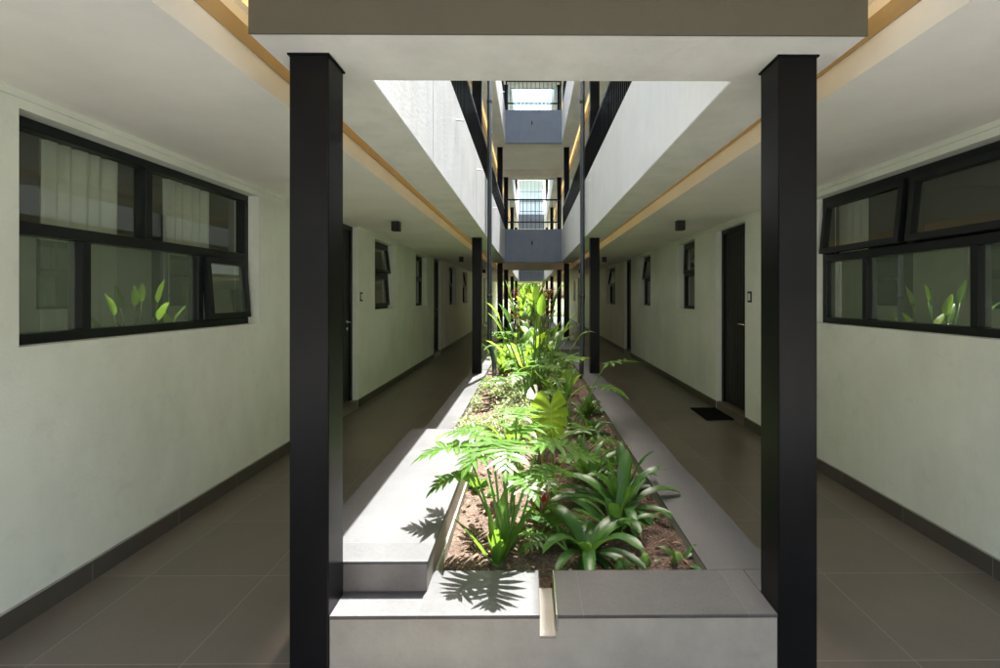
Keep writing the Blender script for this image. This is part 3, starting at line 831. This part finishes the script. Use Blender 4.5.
l.build('leaves', t, M['broad']); s.build('stalks', t, M['stem'])
rosette('strap_leaf_plant', 'large dark green strap leaf rosette filling the front right corner of the bed', (.285, 2.36, ZG), 20, .42, .066, M['dark'], (14, 68), 1.15, strap, 11)
rosette('strap_leaf_plant', 'taller dark strap leaf rosette against the right wall behind the front one', (.53, 2.80, ZG), 19, .46, .072, M['dark'], (22, 82), 1.0, strap, 22)
rosette('strap_leaf_plant', 'middling dark strap leaf rosette wedged between the two larger ones', (.46, 2.56, ZG), 15, .36, .055, M['dark'], (25, 80), 1.0, strap, 27)
rosette('strap_leaf_plant', 'dark strap leaf rosette farther back along the right wall behind the taller one', (.62, 3.12, ZG), 14, .36, .055, M['dark'], (28, 82), .9, strap, 29)
rosette('strap_leaf_plant', 'small dark strap leaf tuft in the extreme front right corner of the bed', (.70, 2.27, ZG), 8, .19, .035, M['dark'], (15, 80), .7, strap, 33)
rosette('strap_leaf_plant', 'dark narrow leaved clump behind the two large strap rosettes', (.40, 3.28, ZG), 22, .36, .05, M['dark'], (30, 82), .8, lance, 44)
philodendron('split_leaf_plant', 'low dark split leaf plant between the strap rosettes and the arum', (.37, 3.62, ZG),
    [(75, 50, .22, .26, .13, .8), (10, 60, .26, .26, .13, .8), (130, 45, .20, .24, .12, .9), (-70, 55, .2, .22, .11, .8)], M['philo'], M['stem'], seed=12, lobew=.03, nl=9)
philodendron('split_leaf_plant', 'feathery low split leaf plant at the foot of the front strap rosette', (.16, 2.42, ZG),
    [(-70, 35, .12, .17, .085, .6), (-120, 38, .12, .16, .08, .7), (-30, 45, .14, .17, .085, .6), (30, 50, .13, .15, .07, .6)], M['philo'], M['stem'], seed=15, lobew=.022, nl=8)
t = philodendron('split_leaf_plant', 'split leaf plant with one long leaf reaching over the right planter cap', (.40, 4.55, ZG),
    [(78, 62, .72, .40, .17, .45), (-60, 70, .62, .34, .16, .6), (20, 78, .66, .34, .16, .6), (130, 64, .5, .3, .15, .7), (-140, 64, .46, .28, .14, .8), (-20, 60, .5, .3, .15, .7)], M['philo'], M['stem'], seed=21)
# a red flower spike low in the near bed
t = thing('red_flower_plant', 'single small red anthurium spathe low among reddish stalks', 'plant', (.075, 2.72, ZG))
b = MB(); s = MB(); l = MB()
s.tube([(0,0,-.02), (.004,0,.05), (0,-.005,.10)], .005, 6); ribbon(b, (0,-.004,.10), V((.15,-.25,1)), V((0,-1,.2)), .05, .028, 8, .1, blade, .3, 0)
for az in (40, 160, 280): ribbon(l, (0,0,.0), dirv(az, 40), UP, .15, .05, 8, .9, blade, .15, .02)
b.build('flower', t, M['red']); s.build('stalks', t, M['redstem']); l.build('leaves', t, M['broad'])
for k, (x, y, n_, ln, w_, m_, lab) in enumerate([
    (.63, 3.62, 9, .20, .05, 'cream', 'pale grey green leafy seedling by the right planter cap'),
    (.55, 4.35, 22, .30, .045, 'dark', 'dark bushy clump along the right planter cap near the arum'),
    (.62, 5.1, 24, .32, .05, 'dark', 'dark bushy clump along the right planter cap under the long leaf'),
    (.33, 5.25, 12, .52, .055, 'sword', 'upright sword leaf clump right of the bed middle'),
    (.50, 6.2, 12, .50, .06, 'sword', 'upright sword leaf clump in front of the right column'),
    (.22, 4.05, 16, .38, .03, 'sword', 'arching narrow palm like tuft behind the upright monstera leaf'),
    (-.36, 3.15, 8, .16, .04, 'broad', 'small leafy seedling beside the bench block splash board'),
    (-.44, 4.10, 12, .26, .085, 'broad', 'broad dark leaved clump behind the bench block'),
    (-.18, 4.02, 11, .30, .09, 'broad', 'broad leaved clump in front of the pale ground cover')]):
    rosette('leafy_plant', lab, (x, y, ZG), n_, ln, w_, M[m_], (25, 85) if m_ != 'sword' else (55, 88), .6 if m_ == 'sword' else 1.0, lance if m_ != 'sword' else strap, 60+k)
rnd = random.Random(77)
for k in range(22):
    x, y = rnd.uniform(-.36, .70), rnd.uniform(2.2, 4.3)
    if abs(x - .15) < .05 and abs(y - 3.42) < .1: x += .1
    rosette('seedling', 'tiny green seedling sprouting from the bare soil', (x, y, ZG), rnd.randint(4, 7), rnd.uniform(.05, .12), rnd.uniform(.014, .026), M[rnd.choice(['broad', 'philo', 'cream', 'dry'])], (15, 75), .9, lance, 900+k, 'tiny seedlings in the near bed')
# --- the middle of the bed
rr = random.Random(5)
mid = [
  ('cycad', (-.28, 8.05), 'feathery pale green plant on a short trunk beyond the ground cover'),
  ('philo', (-.05, 5.75), 'spreading bright split leaf plant at the far edge of the ground cover'),
  ('philo', (.18, 6.9), 'split leaf plant in front of the tall paddle leaves'),
  ('broad', (.20, 6.05), 'tallest paddle leaf plant rising to eye level in the middle of the bed'),
  ('broad', (-.12, 7.6), 'paddle leaf plant leaning left in the middle of the bed'),
  ('broad', (.30, 7.9), 'paddle leaf plant by the right column foot'),
  ('sword', (-.46, 7.85), 'sword leaf clump close behind the left downpipe'),
  ('philo', (-.40, 9.2), 'split leaf plant at the left planter wall past the downpipe'),
  ('broad', (.05, 9.3), 'lush paddle leaf plant halfway to the first bridge'),
  ('broad', (.38, 9.1), 'leafy paddle plant in front of the far right bench block'),
  ('philo', (-.15, 10.4), 'split leaf plant near the first bridge on the left side of the bed'),
  ('broad', (.20, 10.7), 'tall paddle leaf plant near the first bridge right of the middle'),
  ('broad', (-.42, 11.3), 'paddle leaf plant just in front of the left end of the first bridge'),
  ('sword', (.05, 11.9), 'sword leaf clump at the far end of the first planter'),
  ('lime', (.14, 8.5), 'yellow leaved plant glowing in the middle of the bed'),
  ('lime', (-.05, 6.75), 'low yellow green plant in front of the tall paddle leaves'),
]
for k, (kind, (x, y), lab) in enumerate(mid):
    rnd = random.Random(100+k); loc = (x, y, ZG)
    if kind == 'cycad':
        t = thing('cycad', lab, 'plant', loc); b = MB()
        for j in range(11):
            az = 137.5*j; lobed(b, (0,0,.22), dirv(az, 30 + 5*(j % 5)), UP, .45, .11, 12, .018, 1.0, .2, rnd)
        b.build('leaves', t, M['philo'])
        c = MB(); c.tube([(0,0,-.05),(0,.01,.12),(0,0,.25)], [.05,.045,.04], 10); c.build('trunk', t, M['bark'])
    elif kind == 'philo':
        philodendron('split_leaf_plant', lab, loc, rand_fronds(rnd, 9, (50, 80), (.35, .62), .34, .17, .8), M['philo'], M['stem'], seed=200+k, lobew=.045)
    elif kind == 'broad':
        tall = (.45, .95) if 'tall' in lab else (.2, .65)
        broadplant('paddle_leaf_plant', lab, loc, rb(rnd, 13, (38, 84), tall, .27, .10), M['broad' if k % 3 else 'philo'], M['stem'], 300+k, None, 1.3)
    elif kind == 'lime':
        broadplant('yellow_leaf_plant', lab, loc, rb(rnd, 7, (48, 85), (.25, .75) if y > 8 else (.15, .35), .28, .12), M['lime'], M['stem'], 400+k)
    else:
        rosette('sword_leaf_plant', lab, loc, 15, .62, .06, M['sword'], (52, 88), .5, strap, 500+k)
# the leaning paddle leaves at eye height, one plant each
broadplant('paddle_leaf_plant', 'slender paddle leaf plant with one upright leaf against the second bridge columns', (.05, 5.85, ZG),
    [(60, 87, 1.16, .26, .09), (80, 80, 1.15, .30, .12), (-85, 80, 1.22, .30, .11), (-60, 72, 1.0, .30, .11), (100, 68, .9, .32, .12), (-110, 70, 1.08, .28, .10), (170, 78, 1.08, .28, .11), (20, 84, 1.22, .24, .09)], M['broad'], M['stem'], 71)
broadplant('yellow_leaf_plant', 'yellow green paddle plant glowing in the sun left of the tallest paddle plant', (-.06, 6.35, ZG),
    [(-80, 72, .85, .32, .12), (60, 80, .82, .28, .12), (-120, 60, .65, .3, .11), (150, 66, .7, .3, .12), (-40, 62, .5, .3, .12)], M['lime'], M['stem'], 72)

# ground cover, fallen leaves
gc = MB(); rnd = random.Random(9)
from mathutils import noise as mnz
for k in range(4200):
    x = rnd.uniform(-.66, .10); y = rnd.uniform(4.25, 7.0)
    if mnz.noise(V((x*3.1, y*2.3, 7))) < -.12 or x > .10 - .06*(y-4.2)**2*.3: continue
    if y > 6.5 and rnd.random() < .6: continue
    az = rnd.uniform(0, 360); z = ZG + .02 + rnd.random()*.10
    ribbon(gc, (x, y, z), dirv(az, rnd.uniform(5, 60)), UP, rnd.uniform(.03, .07), rnd.uniform(.013, .028), 3, .9, blade, .15, 0, rnd)
tag(gc.build('ground_cover', None, M['cream']), 'low mass of small variegated cream and green leaves on the left of the bed', 'ground cover', kind='stuff')
gc = MB()
for k in range(1500):
    x = rnd.uniform(-.62, .74); y = rnd.uniform(8.0, 12.2)
    az = rnd.uniform(0, 360); ribbon(gc, (x, y, ZG + rnd.random()*.12), dirv(az, rnd.uniform(5, 60)), UP, rnd.uniform(.06, .12), rnd.uniform(.025, .05), 3, .9, blade, .15, 0, rnd)
tag(gc.build('ground_cover', None, M['broad']), 'low green ground cover at the far end of the first planter', 'ground cover', kind='stuff')
dl = MB()
for k in range(620):
    x = rnd.uniform(-.66, .76); y = 2.1 + rnd.random()**1.6*6
    if y < 3.9 and x < -.40: continue
    az = rnd.uniform(0, 360); ln = rnd.uniform(.015, .06)
    ribbon(dl, (x, y, ZG + .012 + rnd.random()*.02), dirv(az, rnd.uniform(-10, 25)), UP, ln, ln*rnd.uniform(.15, .5), 3, .6, blade, .3, .1, rnd)
tag(dl.build('dry_leaves', None, M['dry']), 'dry brown leaf litter scattered on the garden soil', 'leaf litter', kind='stuff')
cl = MB()
for k in range(700):                                        # clods and crumbs of earth
    x = rnd.uniform(-.66, .76); y = 2.1 + rnd.random()**1.7*5
    if y < 3.9 and x < -.39: continue
    r_ = rnd.uniform(.004, .016); i0 = len(cl.v)
    for (ax, ay, az_) in ((1,0,0),(-1,0,0),(0,1,0),(0,-1,0),(0,0,1),(0,0,-1)):
        f_ = r_*rnd.uniform(.6, 1.3); cl.vert((x+ax*f_, y+ay*f_, ZG+.012+az_*f_*.8))
    for q in ((0,2,4),(2,1,4),(1,3,4),(3,0,4),(2,0,5),(1,2,5),(3,1,5),(0,3,5)): cl.face([i0+j for j in q])
tag(cl.build('soil_clods', None, M['soil']), 'small clods of earth scattered over the planter soil', 'clods', kind='stuff')

# --- second planter and the garden beyond
far = [(-.42, 18.2), (.35, 18.6), (0, 19.4), (-.4, 20.6), (.42, 21.0), (.05, 22.2), (-.3, 23.6), (.4, 24.0), (0, 25.4), (-.4, 26.6), (.3, 27.2)]
proto = None
for k, (x, y) in enumerate(far):
    rnd = random.Random(700+k)
    if k < 4:
        broadplant('paddle_leaf_plant', ['left paddle leaf clump at the near end of the second planter', 'right paddle leaf clump at the near end of the second planter',
            'middle paddle leaf clump at the near end of the second planter', 'left paddle leaf clump deeper in the second planter'][k], (x, y, ZG), rb(rnd, 13, (50, 86), (.4, 1.3), .45, .17), M['broad'], M['stem'], 720+k)
        if k == 3: proto = bpy.data.objects[[o.name for o in bpy.data.objects if o.name.startswith('paddle_leaf_plant')][-1]]
    else:
        broadplant('leafy_plant', 'tall leafy plant in the far half of the second planter', (x, y, ZG), rb(rnd, 13, (50, 86), (.5, 1.7), .45, .17), M['lime'] if k % 4 == 0 else M['broad'], M['stem'], 720+k, 'tall plants in the far planter')
for s_, x in ((-1, -.56), (1, .68)):
    t = thing('red_leaf_plant', 'tall red leaved plant at the %s edge of the second planter' % ('left' if s_ < 0 else 'right'), 'plant', (x, 17.9, ZG)); b = MB(); c = MB(); rnd = random.Random(40+s_)
    c.tube([(0,0,-.05),(0,0,1.45)], [.025,.015], 8)
    for j in range(46):
        ribbon(b, (0,0,.35+1.1*j/45), dirv(137.5*j, rnd.uniform(15, 65)), UP, rnd.uniform(.25, .38), .06, 7, 1.0, lance, .2, .02, rnd)
    b.build('leaves', t, M['red']); c.build('stem', t, M['bark'])
def tree(label, loc, h, r, seed, n=2600):
    rnd = random.Random(seed); t = thing('garden_tree', label, 'tree', loc); tr = MB(); cr = MB(); tips = []
    tr.tube([(0,0,-.1),(.05,0,h*.25),(-.04,.05,h*.5),(0,0,h*.72)], [.13,.10,.075,.03], 8)
    for k in range(11):
        z = h*rnd.uniform(.28, .68); az = 137.5*k; d = dirv(az, rnd.uniform(15, 55)); ln = r*rnd.uniform(.6, 1.05)
        p0 = V((0,0,z)); p1 = p0 + d*ln*.55; p2 = p1 + (d + UP*.25).normalized()*ln*.5
        tr.tube([p0, p1, p2], [.045,.028,.01], 6); tips += [p1, p2, (p1+p2)/2, p2 + V((rnd.uniform(-.4,.4), rnd.uniform(-.4,.4), rnd.uniform(0,.4)))]
    tips += [V((0,0,h*.75)), V((.2,.1,h*.85)), V((-.2,.0,h*.8))]
    for k in range(n):
        c = rnd.choice(tips); q = V((rnd.gauss(0,1), rnd.gauss(0,1), rnd.gauss(0,.8)))*.30*r/1.6
        ribbon(cr, c + q, dirv(rnd.uniform(0,360), rnd.uniform(-50, 40)), UP, rnd.uniform(.16, .30), rnd.uniform(.07, .13), 3, .6, blade, .15, 0, rnd)
    tr.build('trunk', t, M['bark']); cr.build('crown', t, M['tree']); return t
tree('low bushy garden tree straight beyond the far end bridge', (.1, 36.5, 0), 4.2, 1.9, 1)
tree('garden tree left of the axis beyond the far end bridge', (-2.6, 38.0, 0), 5.0, 2.2, 2)
tree('garden tree right of the axis beyond the far end bridge', (2.9, 37.4, 0), 4.7, 2.1, 3)
tree('tall garden tree closing the view at the end of the axis', (-.6, 42.0, 0), 7.5, 3.0, 4, 3600)
tree('tall garden tree at the far right behind the nearer ones', (4.6, 43.0, 0), 7.0, 3.0, 5, 3000)
tree('tall garden tree at the far left behind the nearer ones', (-5.2, 43.5, 0), 7.2, 3.0, 6, 3000)


# ------------------------------------------------------------------ camera, light, world
cam = bpy.data.cameras.new('camera'); co = bpy.data.objects.new('camera', cam); COL.objects.link(co)
cam.sensor_width = 36; cam.lens = 17.28; cam.clip_start = .05; cam.clip_end = 600
yaw = math.radians(.4)
co.location = (0, 0, 1.45); co.rotation_euler = (PI/2, 0, -yaw)
cam.shift_x = -(.030 + .48*math.tan(yaw)); cam.shift_y = -.038
scene.camera = co

S = V((.088, .36, 1)).normalized()
sun = bpy.data.lights.new('sun', 'SUN'); so = bpy.data.objects.new('sun', sun); COL.objects.link(so)
sun.energy = SUN_E = 2.9; sun.angle = math.radians(.5); sun.color = (1, .98, .955)
so.rotation_euler = S.to_track_quat('Z', 'Y').to_euler(); so.location = (0, 5, 14)
w = bpy.data.worlds.new('World'); scene.world = w; w.use_nodes = True
nt = w.node_tree; nt.nodes.clear()
sky = nt.nodes.new('ShaderNodeTexSky'); sky.sky_type = 'NISHITA'; sky.sun_disc = False
sky.sun_elevation = math.asin(S.z); sky.sun_rotation = math.atan2(S.x, S.y); sky.air_density = 1.0; sky.dust_density = 6.0
bg = nt.nodes.new('ShaderNodeBackground'); bg.inputs[1].default_value = .15
ow = nt.nodes.new('ShaderNodeOutputWorld')
nt.links.new(sky.outputs[0], bg.inputs[0]); nt.links.new(bg.outputs[0], ow.inputs[0])
vs = scene.view_settings
scene.display_settings.display_device = 'sRGB'
vs.view_transform = 'Standard'; vs.look = 'None'; vs.exposure = 3.15; vs.gamma = 1; vs.use_curve_mapping = False
scene.cycles.max_bounces = 14; scene.cycles.diffuse_bounces = 12; scene.cycles.glossy_bounces = 4; scene.cycles.transparent_max_bounces = 12
scene.cycles.transmission_bounces = 6
scene.cycles.use_denoising = True
scene.cycles.sample_clamp_indirect = 6
